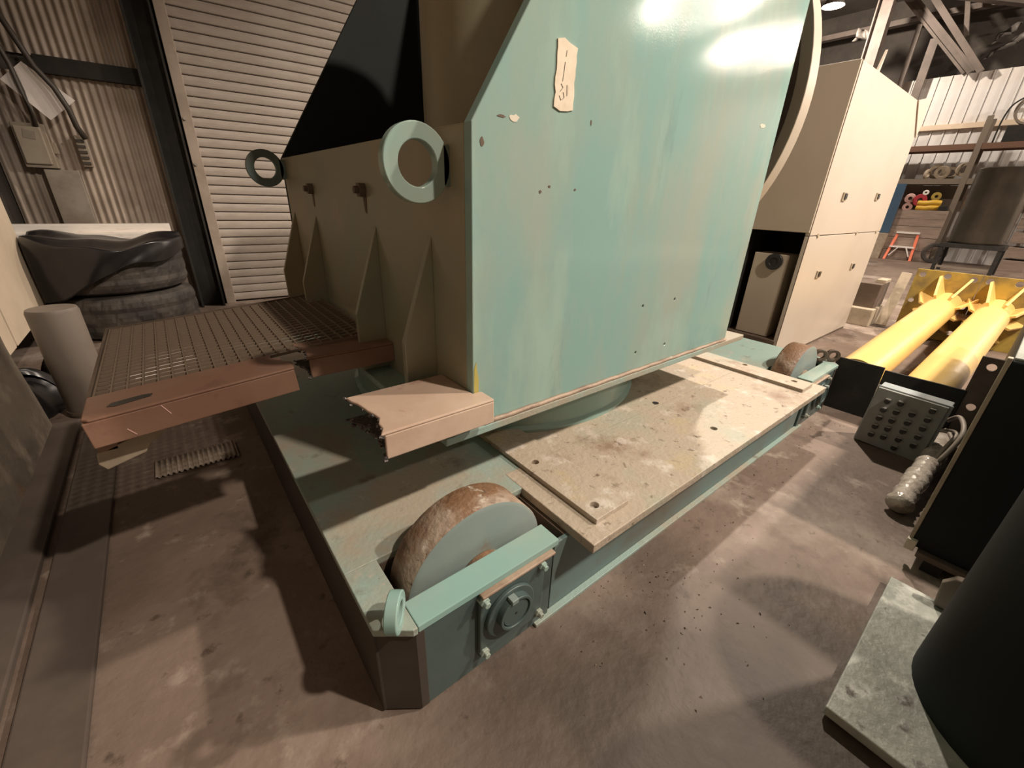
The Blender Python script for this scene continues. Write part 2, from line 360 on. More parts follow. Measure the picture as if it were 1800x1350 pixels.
# far wall of white panels
fw = MB().box(19.06, 19.3, -11, 14, 0, 5.0).build('wall_far', 'white_wall')
tag(fw, 'far white metal panel wall under the dark roof space', 'wall', kind='structure')
pm = MB().box(0, .05, 0, .28, 0, 5.0).box(-.03, 0, .0, .035, 0, 5.0)
pme = pm.mesh('wall_panel')
for i in range(36):
    o = link(pme, 'wall_panel', 'white_wall'); o.location = (19.0, -3.4 + i*.29, 0); setp(o, fw)
MB().box(18.86, 19.0, -3.4, 7, 3.62, 3.75).build('girt', 'cream_girt', fw)
up = MB().box(20.6, 20.8, -11, 14, 0, 7.6).build('wall_far_upper', 'dark_wall')
tag(up, 'dark upper roof space beyond the far wall', 'wall', kind='structure')
ws = MB().box(-2, 21, 13.8, 14, 0, 7.6).build('wall_side', 'dark_wall')
tag(ws, 'dark side wall of the hall', 'wall', kind='structure')

# roof steel seen above the cabinet
def steel(name, label, parts, cat='beam', group='roof steel', m='truss'):
    mb = MB()
    for a, b, wd, h in parts: mb.bar(a, b, wd, h, (1, 0, 0))
    return tag(mb.build(name, m), label, cat, group)
steel('roof_column', 'widest brown steel column rising behind the cream cabinet', [((17.6, 5.35, 0), (17.6, 5.35, 7.6), .36, .03), ((17.6, 5.18, 0), (17.6, 5.18, 7.6), .03, .3), ((17.6, 5.52, 0), (17.6, 5.52, 7.6), .03, .3)], 'column')
steel('roof_column', 'thin brown steel post between the wide column and the diagonal braces', [((18.7, 4.68, 0), (18.7, 4.68, 6.35), .12, .1)], 'column')
steel('roof_column', 'grey steel post meeting the lower diagonal brace', [((18.8, 4.24, 0), (18.8, 4.24, 5.95), .2, .1)], 'column')
steel('roof_brace', 'long double-angle diagonal brace nearest the wide column', [((18.7, 5.35, 7.15), (18.7, 3.30, 4.95), .06, .1), ((18.7, 5.15, 7.20), (18.7, 3.10, 5.0), .06, .1), ((18.7, 5.25, 7.15), (18.7, 3.2, 4.95), .2, .02)])
steel('roof_brace', 'right-hand diagonal brace above the white wall', [((18.7, 4.60, 6.95), (18.7, 2.96, 4.95), .14, .12)])
steel('roof_brace', 'steep short brace at the top of the roof space', [((18.9, 3.6, 5.9), (18.9, 4.1, 7.6), .1, .1)])
steel('roof_beam', 'horizontal roof beam across the dark roof space', [((19.5, 14, 6.7), (19.5, -6, 6.7), .14, .25)])
steel('roof_rafter', 'dim rafter running back under the ceiling', [((12, 9, 7.2), (20.4, 2.2, 6.6), .2, .25)])
def foil(name, label, pts, grp='torn insulation in the roof'):
    p = [Vector(q) for q in pts]
    def fn(u, v):
        a = p[0].lerp(p[1], u); b = p[3].lerp(p[2], u); q = a.lerp(b, v)
        return q + Vector((.12*math.sin(9*u+5*v), 0, .05*math.sin(7*v+3*u)))
    o = MB().grid(fn, 12, 6).build(name, 'insulation', None, 0, True, .02)
    return tag(o, label, 'insulation', grp)
foil('insulation_flap', 'pale torn insulation strip hanging under the roof, lower of two', [(19.8, 3.2, 5.45), (19.8, 2.5, 5.85), (19.9, 2.45, 6.0), (19.9, 3.1, 5.6)])
foil('insulation_flap', 'pale torn insulation strip hanging under the roof, upper of two', [(19.8, 3.15, 5.8), (19.8, 2.75, 6.05), (19.9, 2.7, 6.25), (19.9, 3.1, 6.0)])
foil('insulation_flap', 'small bright insulation scrap left of the wide column', [(17.6, 5.95, 5.98), (17.6, 5.53, 5.95), (17.6, 5.54, 6.10), (17.6, 5.85, 6.22)])
foil('insulation_flap', 'narrow upright insulation scrap near the top right roof corner', [(19.8, 2.55, 6.35), (19.8, 2.40, 6.35), (19.9, 2.5, 6.75), (19.9, 2.62, 6.7)])

# visible high bay lamp
hb = thing('high_bay_lamp', 'glowing high bay lamp in the dark roof above the cabinet', 'lamp', (15.6, 5.97, 6.45))
MB().lathe((15.6, 5.97, 6.35), [(.05, .42), (.08, .30), (.16, .18), (.26, .0), (.265, .0), (.17, .19), (.09, .32), (.05, .43)], 28).build('reflector', 'insulation', hb, 0, True)
MB().lathe((15.6, 5.97, 6.42), [(.001, -.11), (.06, -.09), (.09, 0), (.06, .09), (.03, .16)], 20).build('bulb', 'bulb', hb, 0, True)
MB().cyl((15.6, 5.97, 6.75), (15.6, 5.97, 7.6), .02, n=8).build('hanger', 'black_steel', hb)

# ================================================================== POSITIONER (the teal machine)
pos = thing('welding_positioner', 'large teal steel positioner housing with open top standing on the low trolley', 'machine', (1.51, 2.02, .35))
Y0, Y1 = 1.0, 3.04
side = [(.66, .655), (2.365, .655), (2.365, 2.75), (1.45, 2.75), (.66, 1.52)]
hol = [(1.513, .955, .006), (1.752, .957, .006), (1.514, .748, .006), (1.738, .746, .006)]
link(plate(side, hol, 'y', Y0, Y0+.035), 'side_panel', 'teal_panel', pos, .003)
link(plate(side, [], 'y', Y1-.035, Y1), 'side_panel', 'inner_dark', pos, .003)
MB().box(.66, .69, Y0+.035, Y1-.035, .655, 1.52).build('end_panel', 'end_panel', pos, .003)
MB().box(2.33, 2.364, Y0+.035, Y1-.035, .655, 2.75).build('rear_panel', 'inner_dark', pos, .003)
MB().box(.55, 2.572, .985, 3.06, .628, .656).build('base_flange', 'teal_dirty', pos, .004)
# weld bead along the foot of the side panel
MB().tube([(.70+.05*i, .992, .664+.0015*math.sin(i*2.1)) for i in range(34)], .009, 6).build('weld_bead', 'worn_edge', pos, 0, True)
MB().lathe((1.51, 2.02, 0), [(.0, .352), (.86, .352), (.86, .366), (.84, .380), (.835, .575), (.86, .60), (.86, .6275), (0, .6275)], 72).build('slewing_ring', 'teal', pos, 0, 'auto')
# inside
MB().cyl((1.3, 1.72, .66), (1.3, 1.72, 2.7), .34, n=40).build('inner_housing', 'end_panel', pos, 0, 'auto')
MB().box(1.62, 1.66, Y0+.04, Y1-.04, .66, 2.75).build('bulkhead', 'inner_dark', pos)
# faceplate on the far side
MB().cyl((2.60, 2.0, 1.86), (2.70, 2.0, 1.86), .97, n=96).build('faceplate', 'brown_steel', pos, .006, 'auto')
MB().ring((2.65, 2.0, 1.86), (1, 0, 0), .985, .93, .102, 96).build('faceplate_rim', 'beige_paint', pos, .003, 'auto')
MB().cyl((2.364, 2.0, 1.86), (2.60, 2.0, 1.86), .40, n=40).build('spindle_hub', 'black_steel', pos, 0, 'auto')
# gussets on the end panel
for y in (1.24, 1.68, 2.48, 2.92):
    MB().prism([(.66, 1.235), (.66, .657), (.545, .657), (.545, .90)], 'y', y-.012, y+.012).build('gusset', 'end_panel', pos, .002)
# lifting eyes
for y, x, z in ((1.12, .565, 1.424), (2.97, .555, 1.46)):
    e = MB().ring((x, y, z), (0, 1, 0), .096, .055, .030, 40).build('lifting_eye', 'teal_dark' if y > 2 else 'teal', pos, .003, 'auto')
    MB().box(x+.075, .662, y-.015, y+.015, z-.05, z+.05).build('eye_web', 'teal_dark', e, .002)
# two bolts with streaks on the end panel
for y in (1.755, 2.47):
    MB().cyl((.66, y, 1.36), (.635, y, 1.36), .028, n=6).cyl((.635, y, 1.36), (.618, y, 1.36), .014, n=10).build('bolt', 'brown_steel', pos, .002)
    MB().prism([(y-.02, 1.35), (y+.02, 1.35), (y+.008, 1.28), (y-.010, 1.275)], 'x', .6585, .6600).build('rust_streak', 'rust_spot', pos)
# primer-red channel stubs, torch cut
def stub(y0, y1, x0, x1, z0, z1, m, jag, notch=None):
    r = random.Random(int(y0*100)); t = .009
    n = 9
    left = [(x0 + (jag*r.uniform(-1, 1) if 0 < i < n else 0) + .02*math.sin(3.1*i/n), y1 + (y0-y1)*i/n) for i in range(n+1)]
    s = MB().prism(left + [(x1, y0)] + ([(x1, Y0-.002), (.658, Y0-.002)] if y0 < Y0 else []) + [(.658 if y0 < Y0 else x1, y1)], 'z', z1-t, z1)
    s = s.build('channel_stub', m, pos, .004)
    MB().box(x0+.012, x1, y0, y0+t, z0, z1-t).build('web', m, s, .003)
    left2 = [(px+.012*r.uniform(-1, 1), py) for px, py in left]
    MB().prism(left2 + [(x1, y0+t), (x1, min(y1, Y0-.002) if y0 < Y0 else y1)] + ([(.655, Y0-.002), (.655, y1)] if y0 < Y0 else []), 'z', z0, z0+t).build('bottom_flange', 'cut_steel', s)
    # slag on the cut edge
    g = MB()
    for px, py in left:
        for k in range(2):
            q = (px+r.uniform(-.004, .004), py+r.uniform(-.014, .014), z1-t*.5+r.uniform(-.006, .002) if k else z0+t*.5)
            g.cyl((q[0]-.005, q[1], q[2]), (q[0]+.006, q[1]+r.uniform(-.006,.006), q[2]-r.uniform(0,.01)), r.uniform(.003,.006), n=6)
    o = g.build('slag', 'cut_steel', s); o['kind'] = 'stuff'
stub(.925, 1.19, .325, .69, .70, .782, 'primer_light', .016)
stub(1.60, 1.80, .315, .66, .70, .782, 'primer', .010)
# tape, chips and stains on the side panel
tp = MB()
rr = random.Random(3)
lft = [(.932+rr.uniform(-.003,.003), 1.735-.15*i/9) for i in range(10)]
rgt = [(1.004+rr.uniform(-.003,.003), 1.728-.143*i/9) for i in range(10)]
tp.prism(lft + [(.955, 1.577), (.985, 1.580)] + rgt[::-1] + [(.975, 1.734), (.955, 1.741)], 'y', .9965, .9995)
tape = tag(tp.build('masking_tape', 'tape'), 'torn beige strip of masking tape stuck upright on the teal side panel', 'tape')
wr = MB()
for (a, b) in (((.962, 1.690), (.960, 1.668)), ((.960, 1.668), (.957, 1.646)), ((.952, 1.640), (.960, 1.632)), ((.960, 1.632), (.950, 1.622)), ((.962, 1.622), (.967, 1.610)), ((.967, 1.610), (.958, 1.604)), ((.948, 1.612), (.955, 1.602)), ((.975, 1.640), (.977, 1.615)), ((.966, 1.716), (.964, 1.702))):
    wr.bar((a[0], .996, a[1]), (b[0], .996, b[1]), .0011, .001, (0, 1, 0))
wr.build('handwriting', 'ink', tape)
def blot(cx, cz, rx, rz, m, name, seed, y=.9990):
    r = random.Random(seed); n = 14
    MB().prism([(cx+rx*math.cos(2*math.pi*k/n)*r.uniform(.6,1.1), cz+rz*math.sin(2*math.pi*k/n)*r.uniform(.6,1.1)) for k in range(n)], 'y', y, .9999).build(name, m, pos)
blot(.795, 1.541, .020, .010, 'chip', 'paint_chip', 1); blot(.752, 1.541, .014, .004, 'rust_spot', 'paint_chip', 2)
blot(2.203, 1.678, .030, .010, 'chip', 'paint_chip', 5); blot(.692, 1.478, .007, .012, 'rust_spot', 'stain', 6)
blot(1.09, 1.565, .004, .008, 'rust_spot', 'paint_chip', 8)
blot(.900, 1.37, .006, .005, 'rust_spot', 'paint_chip', 9); blot(.935, 1.385, .005, .004, 'rust_spot', 'paint_chip', 10); blot(1.045, 1.38, .005, .004, 'rust_spot', 'paint_chip', 11)
blot(.672, .80, .012, .085, 'chip_yellow', 'paint_chip', 12)

# ================================================================== TROLLEY
tr = thing('transfer_trolley', 'low wide teal steel trolley with rusty wheels carrying the positioner', 'trolley', (1.92, 2.02, 0))
ZT = .35
MB().box(.186, 3.614, .955, 3.36, ZT-.025, ZT).build('top_plate', 'teal_dirty', tr, .003)
# deck plate that overhangs the front, with bolt holes
link(plate([(.849, .597), (2.991, .597), (2.991, 1.06), (.849, 1.06)], [(1.906, .753, .017), ], 'z', ZT-.034, ZT+.0015), 'deck_plate', 'deck', tr, .003)
MB().box(.93, 2.95, 1.06, 3.3, ZT, ZT+.0012).build('deck_skin', 'deck', tr)
h1 = [(.978, .712, .017), (.981, 1.032, .016)]; h2 = [(2.865, .739, .017), (2.895, 1.054, .017)]
link(plate([(.926, .655), (1.10, .655), (1.10, 3.2), (.926, 3.2)], h1, 'z', ZT+.0015, ZT+.022), 'wear_strip', 'deck', tr, .002)
link(plate([(2.765, .655), (2.925, .655), (2.925, 3.2), (2.765, 3.2)], h2, 'z', ZT+.0015, ZT+.022), 'wear_strip', 'deck', tr, .002)
for x, y in ((1.906, .753), (1.910, 1.084), (.978, .712), (.981, 1.032), (2.865, .739), (2.895, 1.054)):
    MB().cyl((x, y, ZT-.03), (x, y, ZT+.0032 if (x, y) == (1.910, 1.084) else ZT-.028), .0165, n=18).build('bolt_hole', 'button', tr)
# side beams and front web
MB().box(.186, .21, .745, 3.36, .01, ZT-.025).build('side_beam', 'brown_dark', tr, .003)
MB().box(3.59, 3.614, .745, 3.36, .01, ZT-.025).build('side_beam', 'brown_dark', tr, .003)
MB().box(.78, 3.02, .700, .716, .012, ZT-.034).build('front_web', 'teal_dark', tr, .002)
MB().box(.70, 3.10, .676, .70, .0, .014).build('bottom_flange', 'teal_dirty', tr, .002)
MB().box(.281, 3.519, .955, .972, .012, ZT-.025).build('inner_web', 'brown_steel', tr, .002)
MB().box(.186, 3.614, 3.34, 3.36, .012, ZT-.025).build('rear_web', 'teal_dark', tr)
MB().box(.835, .849, .716, .955, .012, ZT-.034).build('slot_web', 'brown_steel', tr); MB().box(2.991, 3.005, .716, .955, .012, ZT-.034).build('slot_web', 'brown_steel', tr)
def wheel_corner(mx):
    """mx mirrors x about the trolley centre for the far corner"""
    X = (lambda x: 3.80-x) if mx else (lambda x: x)
    def bx(mb, a, b, *r):
        a, b = sorted((X(a), X(b))); return mb.box(a, b, *r)
    # corner tongue with chamfer
    MB().prism([(X(.186), .955), (X(.281), .955), (X(.281), .683), (X(.268), .683), (X(.186), .745)], 'z', ZT-.025, ZT).build('corner_plate', 'teal_dirty', tr, .003)
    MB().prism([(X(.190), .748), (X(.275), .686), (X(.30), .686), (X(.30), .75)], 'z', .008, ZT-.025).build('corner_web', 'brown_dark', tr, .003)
    br = bx(MB(), .281, .779, .683, .770, ZT-.022, ZT+.002).build('bearing_beam', 'teal', tr, .003)
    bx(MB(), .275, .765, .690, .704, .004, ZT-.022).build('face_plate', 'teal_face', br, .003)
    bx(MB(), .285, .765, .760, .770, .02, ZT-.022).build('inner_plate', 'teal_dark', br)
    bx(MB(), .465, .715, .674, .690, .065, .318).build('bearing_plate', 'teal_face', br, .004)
    bx(MB(), .47, .752, .666, .690, .318, .328).build('cap_strip', 'worn_edge', br, .003)
    for x, z in ((.478, .305), (.480, .085), (.700, .300), (.700, .085)):
        MB().cyl((X(x), .674, z), (X(x), .652, z), .011, n=6).build('bolt', 'teal_dirty', br, .002)
        MB().cyl((X(x), .690, z), (X(x), .664, z), .016, n=6).build('nut', 'teal_dirty', br, .002)
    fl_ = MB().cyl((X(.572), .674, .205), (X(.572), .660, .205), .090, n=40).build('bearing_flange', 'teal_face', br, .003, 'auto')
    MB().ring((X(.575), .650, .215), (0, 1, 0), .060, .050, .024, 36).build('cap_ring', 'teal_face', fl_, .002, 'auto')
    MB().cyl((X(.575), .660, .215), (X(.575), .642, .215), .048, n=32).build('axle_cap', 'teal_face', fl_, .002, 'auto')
    MB().cyl((X(.575), .643, .215), (X(.575), .6405, .215), .004, n=8).build('centre_mark', 'button', fl_)
    bx(MB(), .552, .576, .634, .66, .265, .282).build('cap_key', 'wheel_face', fl_, .002)
    # the wheel
    wc = (X(.555), 0, .252); R = .250
    wh = MB().lathe((wc[0], 0, wc[2]), [(.0, .800), (.075, .800), (R-.012, .800), (R, .806), (R, .925), (R-.008, .935), (0, .935)], 72, 'y').build('wheel', 'wheel_face', tr, 0, 'auto')
    MB().lathe((wc[0], 0, wc[2]), [(R-.004, .804), (R+.0015, .808), (R+.0015, .924), (R-.004, .931)], 72, 'y').build('tread', 'rust_wheel', wh, 0, True)
    MB().cyl((wc[0], .770, wc[2]), (wc[0], .80, wc[2]), .085, n=36).build('hub', 'rust_wheel', wh, .003, 'auto')
wheel_corner(False); wheel_corner(True)
n_ = Vector((.80, -.60, 0))
MB().ring((.240, .722, ZT+.048), n_, .052, .028, .032, 36).build('tow_eye', 'teal', tr, .003, 'auto')
for x, y in ((3.50, .80), (3.575, .745)):
    MB().ring((x, y, ZT+.045), Vector((.8, .6, 0)), .045, .024, .03, 28).build('tow_eye', 'brown_steel', tr, .003, 'auto')

# ================================================================== PLATFORM on the left
TP = Matrix.Translation((.27, 0, .78)) @ Matrix.Rotation(math.radians(-4.3), 4, 'Y') @ Matrix.Translation((-.27, 0, -.78))
pl = thing('walkway_platform', 'cut-off walkway with steel grating and a red-brown channel edge', 'platform', (0, 2.1, 0))
mb = MB(TP)
outl = [(-.30, 1.55), (-.285, 1.535), (.262, 1.535), (.268, 1.60), (.24, 1.63), (.245, 1.66), (.215, 1.685), (.22, 1.725), (-.30, 1.725)]
fc = mb.prism(outl, 'z', .772, .782).build('edge_channel', 'primer', pl, .004)
MB(TP).box(-.30, .26, 1.535, 1.545, .690, .772).build('channel_web', 'primer', fc, .003)
MB(TP).box(-.30, .25, 1.545, 1.70, .690, .698).build('channel_flange', 'primer', fc, .003)
MB(TP).box(-.30, -.29, 1.545, 1.72, .690, .772).build('end_web', 'primer', fc, .003)
MB(TP).prism([(-.245, 1.600), (-.225, 1.588), (-.140, 1.600), (-.135, 1.620), (-.160, 1.628), (-.235, 1.622)], 'z', .7822, .7835).build('slot', 'button', fc)
for _a, _c in (((-.12, 1.5345, .770), (-.105, 1.5345, .735)), ((-.215, 1.5345, .725), (-.20, 1.5345, .70))): MB(TP).bar(_a, _c, .0022, .002).build('chalk_mark', 'pink', fc)
# frame around the grating
MB(TP).box(-.30, .655, 2.60, 2.61, .70, .782).build('rear_channel', 'brown_steel', pl); MB(TP).box(-.30, -.29, 1.725, 2.60, .70, .782).build('side_channel', 'brown_steel', pl)
g = MB(TP)
n1 = 22; n2 = 21
for i in range(n1+1):
    x = -.285 + (.62+.285)*i/n1; g.box(x-.0028, x+.0028, 1.728, 2.60, .770, .778)
for j in range(n2+1):
    y = 1.73 + .865*j/n2; g.box(-.288, .62, y-.0028, y+.0028, .766, .776)
go = g.build('grating', 'grating', pl); go['kind'] = 'stuff'
MB().prism([(-.305, .60), (-.150, .648), (-.130, .632), (-.15, .612), (-.175, .598), (-.195, .568), (-.295, .540), (-.31, .565)], 'y', 1.60, 1.612).build('hanger_bracket', 'casting', pl, .003)
MB().box(-.30, -.25, 1.60, 1.70, .60, .70).build('hanger_arm', 'primer', pl, .004)
# scrap lumber below the grating; longest board added to imitate a lit floor band
rs = random.Random(11)
for k, (x, y, L, a, wd) in enumerate(((.20, 4.95, 1.5, .80, .16), (.05, 3.25, .6, .05, .09), (-.22, 4.15, .5, .62, .10))):
    o = MB().box(-L/2, L/2, -wd/2, wd/2, 0, .03).build('scrap_board', 'white_board', None, .003)
    o.location = (x, y, .002+.0*k); o.rotation_euler = (0, 0, a)
    tag(o, ('longest pale board added as a lit band on the floor behind the grating', 'pale scrap board on the floor behind the red-brown channel', 'short pale scrap board on the floor beside the tyre stack')[k], 'board', 'scrap boards under the platform')
rb = MB().grid(lambda u, v: (-.30+.36*u, 2.42+.18*v+.0, .012+.007*math.sin(u*2*math.pi*16)), 130, 3).build('ribbed_strip', 'corrugated', None, 0, True, .004)
tag(rb, 'narrow ribbed sheet strip lying on the floor behind the channel', 'sheet')

# ================================================================== LEFT CORNER: tyres, tarp, boards, boxes
def tire(z0, label, seed, dx=0):
    n = 144; R = .56; Hh = .42; prof = []
    raw = [(.30, .06), (.34, .03), (.46, .0), (.53, .03), (.552, .07), (.560, .10), (.560, .14), (.560, .18), (.560, .22), (.560, .26), (.560, .30), (.552, .345), (.53, .385), (.46, .41), (.34, .38), (.30, .35)]
    c = (-.405+dx, 5.72, z0); pts = []; m = len(raw)
    for i in range(n):
        a = 2*math.pi*i/n
        for k, (r, h) in enumerate(raw):
            if 4 <= k <= 11:
                q = (i + 2*math.sin(k*1.9) + (k-4)*.8) % 6
                groove = q < 1.0 or k in (6, 9)
                r = r - (.008 if groove else 0)
            pts.append((c[0]+r*math.cos(a), c[1]+r*math.sin(a), c[2]+h))
    fs = [(i*m+k, i*m+k+1, ((i+1) % n)*m+k+1, ((i+1) % n)*m+k) for i in range(n) for k in range(m-1)]
    o = MB().add(pts, fs).build('tire', 'tire', None, 0, False)
    return tag(o, label, 'tire', 'stacked tyres by the wall')
tire(0.0, 'lower worn black tyre of the stack by the roller shutter', 1)
tire(.415, 'upper worn black tyre of the stack, under the tarp', 2, -.02)
pk = thing('white_plank', 'long white painted plank lying across the back of the tyre stack', 'plank', (-.45, 5.95, .83))
MB().box(-1.04, .13, 5.86, 6.02, .835, .905).build('lower_board', 'white_board', pk, .004)
MB().box(-1.06, .10, 5.92, 6.04, .905, .985).build('upper_board', 'white_board', pk, .004)
def tarpf(u, v):
    # u along x, v from the back of the stack over the top and down the front
    x = -.93 + 1.09*u; cx, cy, R = -.425, 5.72, .60
    dx = max(-.985, min(.985, (x-cx)/R)); yf = cy - R*math.sqrt(1-dx*dx) - .012
    top = .862 + .028*(1+math.sin(7*u+1)) + .012*math.sin(17*u+3*v)
    if v < .45:
        t = v/.45; y = 5.90 + (yf-5.90)*t; z = top + .018*math.sin(9*t+5*u) - .03*t**3
    else:
        t = (v-.45)/.55; drop = .09 + .42*(1-u)**1.6 + .05*math.sin(9*u)
        y = yf - .012*math.sin(14*u+4*t) - .02*t*(1-t) - .016; z = top - .03 - drop*t
    return (x, y, z)
tag(MB().grid(tarpf, 60, 40).build('tarp', 'tarp', None, 0, True, .004), 'crumpled black plastic tarp draped over the tyre stack', 'tarp')
dr = thing('grey_drum', 'plain grey steel cylinder standing between the wall and the platform', 'drum', (-.62, 3.55, 0))
MB().lathe((-.60, 3.55, 0), [(0, .0), (.11, .0), (.115, .01), (.115, .655), (.108, .675), (.05, .68), (0, .68)], 40).build('shell', 'drum_grey', dr, 0, 'auto')
MB().ring((-.60, 3.55, .03), (0, 0, 1), .121, .113, .02, 40).build('foot_ring', 'brown_steel', dr)
for k, (x, y, s, lab) in enumerate(((-.88, 3.72, .16, 'larger dark rag heap in the recess beside the drum'), (-.80, 4.25, .13, 'smaller dark rag heap behind the drum'))):
    r = random.Random(k+5); m = MB()
    m.grid(lambda u, v: (x+s*math.cos(2*math.pi*u)*math.sin(math.pi*v*.5+.001)*(1+.2*math.sin(9*u*6.28/3+k)), y+s*1.2*math.sin(2*math.pi*u)*math.sin(math.pi*v*.5+.001), .001+s*1.6*math.cos(math.pi*v*.5)*(1+.15*math.sin(12*u))), 28, 10)
    tag(m.build('rag_heap', 'tarp', None, 0, True), lab, 'rags', 'rag heaps')
# things on the back wall
eb = thing('electrical_box', 'grimy beige switch box mounted on the wall left of the shutter', 'switch box', (-.75, 6.40, 1.45))
MB(TB).box(-1.36, -1.13, -.06, .048, 1.47, 1.85).build('body', 'metal_box', eb, .008)
MB(TB).box(-1.345, -1.16, -.085, -.06, 1.50, 1.82).build('lid', 'metal_box', eb, .01)
MB(TB).box(-1.13, -1.095, -.05, 0, 1.60, 1.70).build('lever', 'metal_box', eb, .004)
MB(TB).bar((-1.29, -.087, 1.76), (-1.21, -.087, 1.745), .07, .002, (0, 1, 0)).build('worn_sticker', 'peeled', eb)
nt_ = MB(TB).prism([(-1.30, 2.175), (-1.12, 2.335), (-.84, 2.07), (-1.06, 1.885)], 'y', -.10, -.094).build('notice_sheet', 'paper')
tag(nt_, 'tilted pale paper notice hanging on the wall above the switch box', 'sign')
def cable(path, r, label):
    return tag(MB(TB).tube(path, r, 8).build('cable', 'cable', None, 0, True), label, 'cable', 'wall cables')
cable([(-1.32, -.12, 2.9), (-1.26, -.12, 2.6), (-1.20, -.12, 2.30), (-1.18, -.13, 2.1), (-1.17, -.12, 1.9), (-1.19, -.06, 1.82)], .02, 'dark cable running straight down into the switch box')
cable([(-1.22, -.13, 2.9), (-1.10, -.13, 2.5), (-1.04, -.14, 2.3), (-.95, -.15, 2.15), (-.90, -.15, 1.98), (-.89, -.12, 1.85), (-.86, -.08, 1.75)], .024, 'dark cable bending across the front of the paper notice')
pw = MB(TB).box(-1.25, -1.0, -.05, .048, 0, 1.46).build('peeling_post', 'peeled', None, .004); tag(pw, 'pale peeling post below the switch box', 'post')
mb = MB(TB).box(-.95, -.88, -.02, .05, 1.50, 1.78)
lb_ = tag(mb.build('terminal_strip', 'metal_box', None, .003), 'narrow ribbed terminal strip on the wall beside the switch box', 'terminal strip')
for i in range(5): MB(TB).box(-.945, -.885, -.035, -.02, 1.52+.05*i, 1.545+.05*i).build('rib', 'cable', lb_)

# floor strips along the left wall
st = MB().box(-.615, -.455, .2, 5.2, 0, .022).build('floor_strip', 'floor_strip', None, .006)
tag(st, 'smooth pale concrete strip running along the left wall', 'strip', kind='structure')
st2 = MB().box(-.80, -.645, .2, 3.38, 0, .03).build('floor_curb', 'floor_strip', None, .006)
tag(st2, 'low curb between the rough wall and the floor strip', 'curb', kind='structure')

# ================================================================== CREAM CABINET
cb = thing('cream_cabinet', 'tall cream sheet-metal cabinet with an open dark bay in its side', 'cabinet', (5.3, 2.2, 0))
CX0, CX1, CY0, CY1, CZ = 4.22, 6.44, 1.33, 3.4, 2.345
MB().box(CX0+.02, CX1, CY0, CY0+.03, 1.142, CZ).build('front_panel', 'cream', cb, .004)
MB().box(CX0+.02, CX1-.05, CY0, CY0+.03, .03, 1.136).build('front_panel', 'cream', cb, .004)
MB().box(CX1-.047, CX1, CY0+.002, CY0+.032, .03, 1.136).build('corner_post', 'cream', cb, .003)
# upper right corner of the sheet bends out
MB().prism([(CX1-.40, CZ-.002), (CX1+.0, CZ-.28), (CX1+.07, CZ+.09)], 'y', CY0-.012, CY0-.004).build('bent_flap', 'cream', cb)
MB().prism([(5.42, CZ), (5.52, CZ), (5.60, CZ+.36)], 'y', CY0+.25, CY0+.27).build('top_tab', 'cream', cb)
MB().box(CX0, CX0+.025, CY0+.0, CY1, 1.165, CZ).build('side_panel', 'beige_paint', cb, .004)
MB().box(CX0, CX0+.025, 1.80, CY1, .03, 1.165).build('side_panel', 'beige_paint', cb, .004)
MB().box(CX0+.005, CX1, CY0+.03, CY1, CZ-.03, CZ-.005).build('roof_panel', 'beige_paint', cb)
MB().box(CX1-.03, CX1, CY0+.03, CY1, .03, CZ-.03).build('far_panel', 'beige_paint', cb)
MB().box(CX0+.03, CX1-.03, CY1-.03, CY1, .03, CZ-.03).build('back_panel', 'beige_paint', cb)
MB().box(CX0, CX1, CY0+.01, CY1, .0, .22).build('base_frame', 'brown_steel', cb, .004)
MB().box(CX0+.75, CX0+.78, CY0+.04, CY1-.1, .22, CZ-.05).build('bay_back', 'black_steel', cb)
MB().box(CX0+.03, CX0+.75, 1.80, 1.82, .22, 1.2).build('bay_wall', 'black_steel', cb); MB().box(CX0+.03, CX0+.75, CY0+.031, 1.80, 1.16, 1.18).build('bay_roof', 'black_steel', cb)
ib = MB().box(CX0+.06, CX0+.30, 1.44, 1.735, .225, .97).build('inner_box', 'beige_paint', cb, .006)
MB().ring((CX0+.045, 1.548, .905), (1, 0, 0), .070, .035, .03, 28).build('socket_ring', 'button', ib, .003, 'auto')
MB().cyl((CX0+.06, 1.548, .905), (CX0+.035, 1.548, .905), .036, n=20).build('socket', 'black_steel', ib)
for x, z in ((4.797, 1.456), (5.818, 1.484), (4.771, .788), (5.806, .794)):
    h = MB().box(x-.045, x+.045, CY0-.012, CY0, z-.035, z+.035).build('latch', 'casting', cb, .003)
    MB().box(x-.022, x+.03, CY0-.02, CY0-.012, z-.02, z+.026).build('latch_paddle', 'button', h)
MB().box(CX0+.02, CX0+.03, CY0-.004, CY0+.0, .03, CZ).build('edge_trim', 'brown_steel', cb)
for x in (4.45, 5.55, 6.28): MB().cyl((x, CY0-.001, 1.139), (x, CY0-.008, 1.139), .02, n=6).build('seam_clip', 'casting', cb)

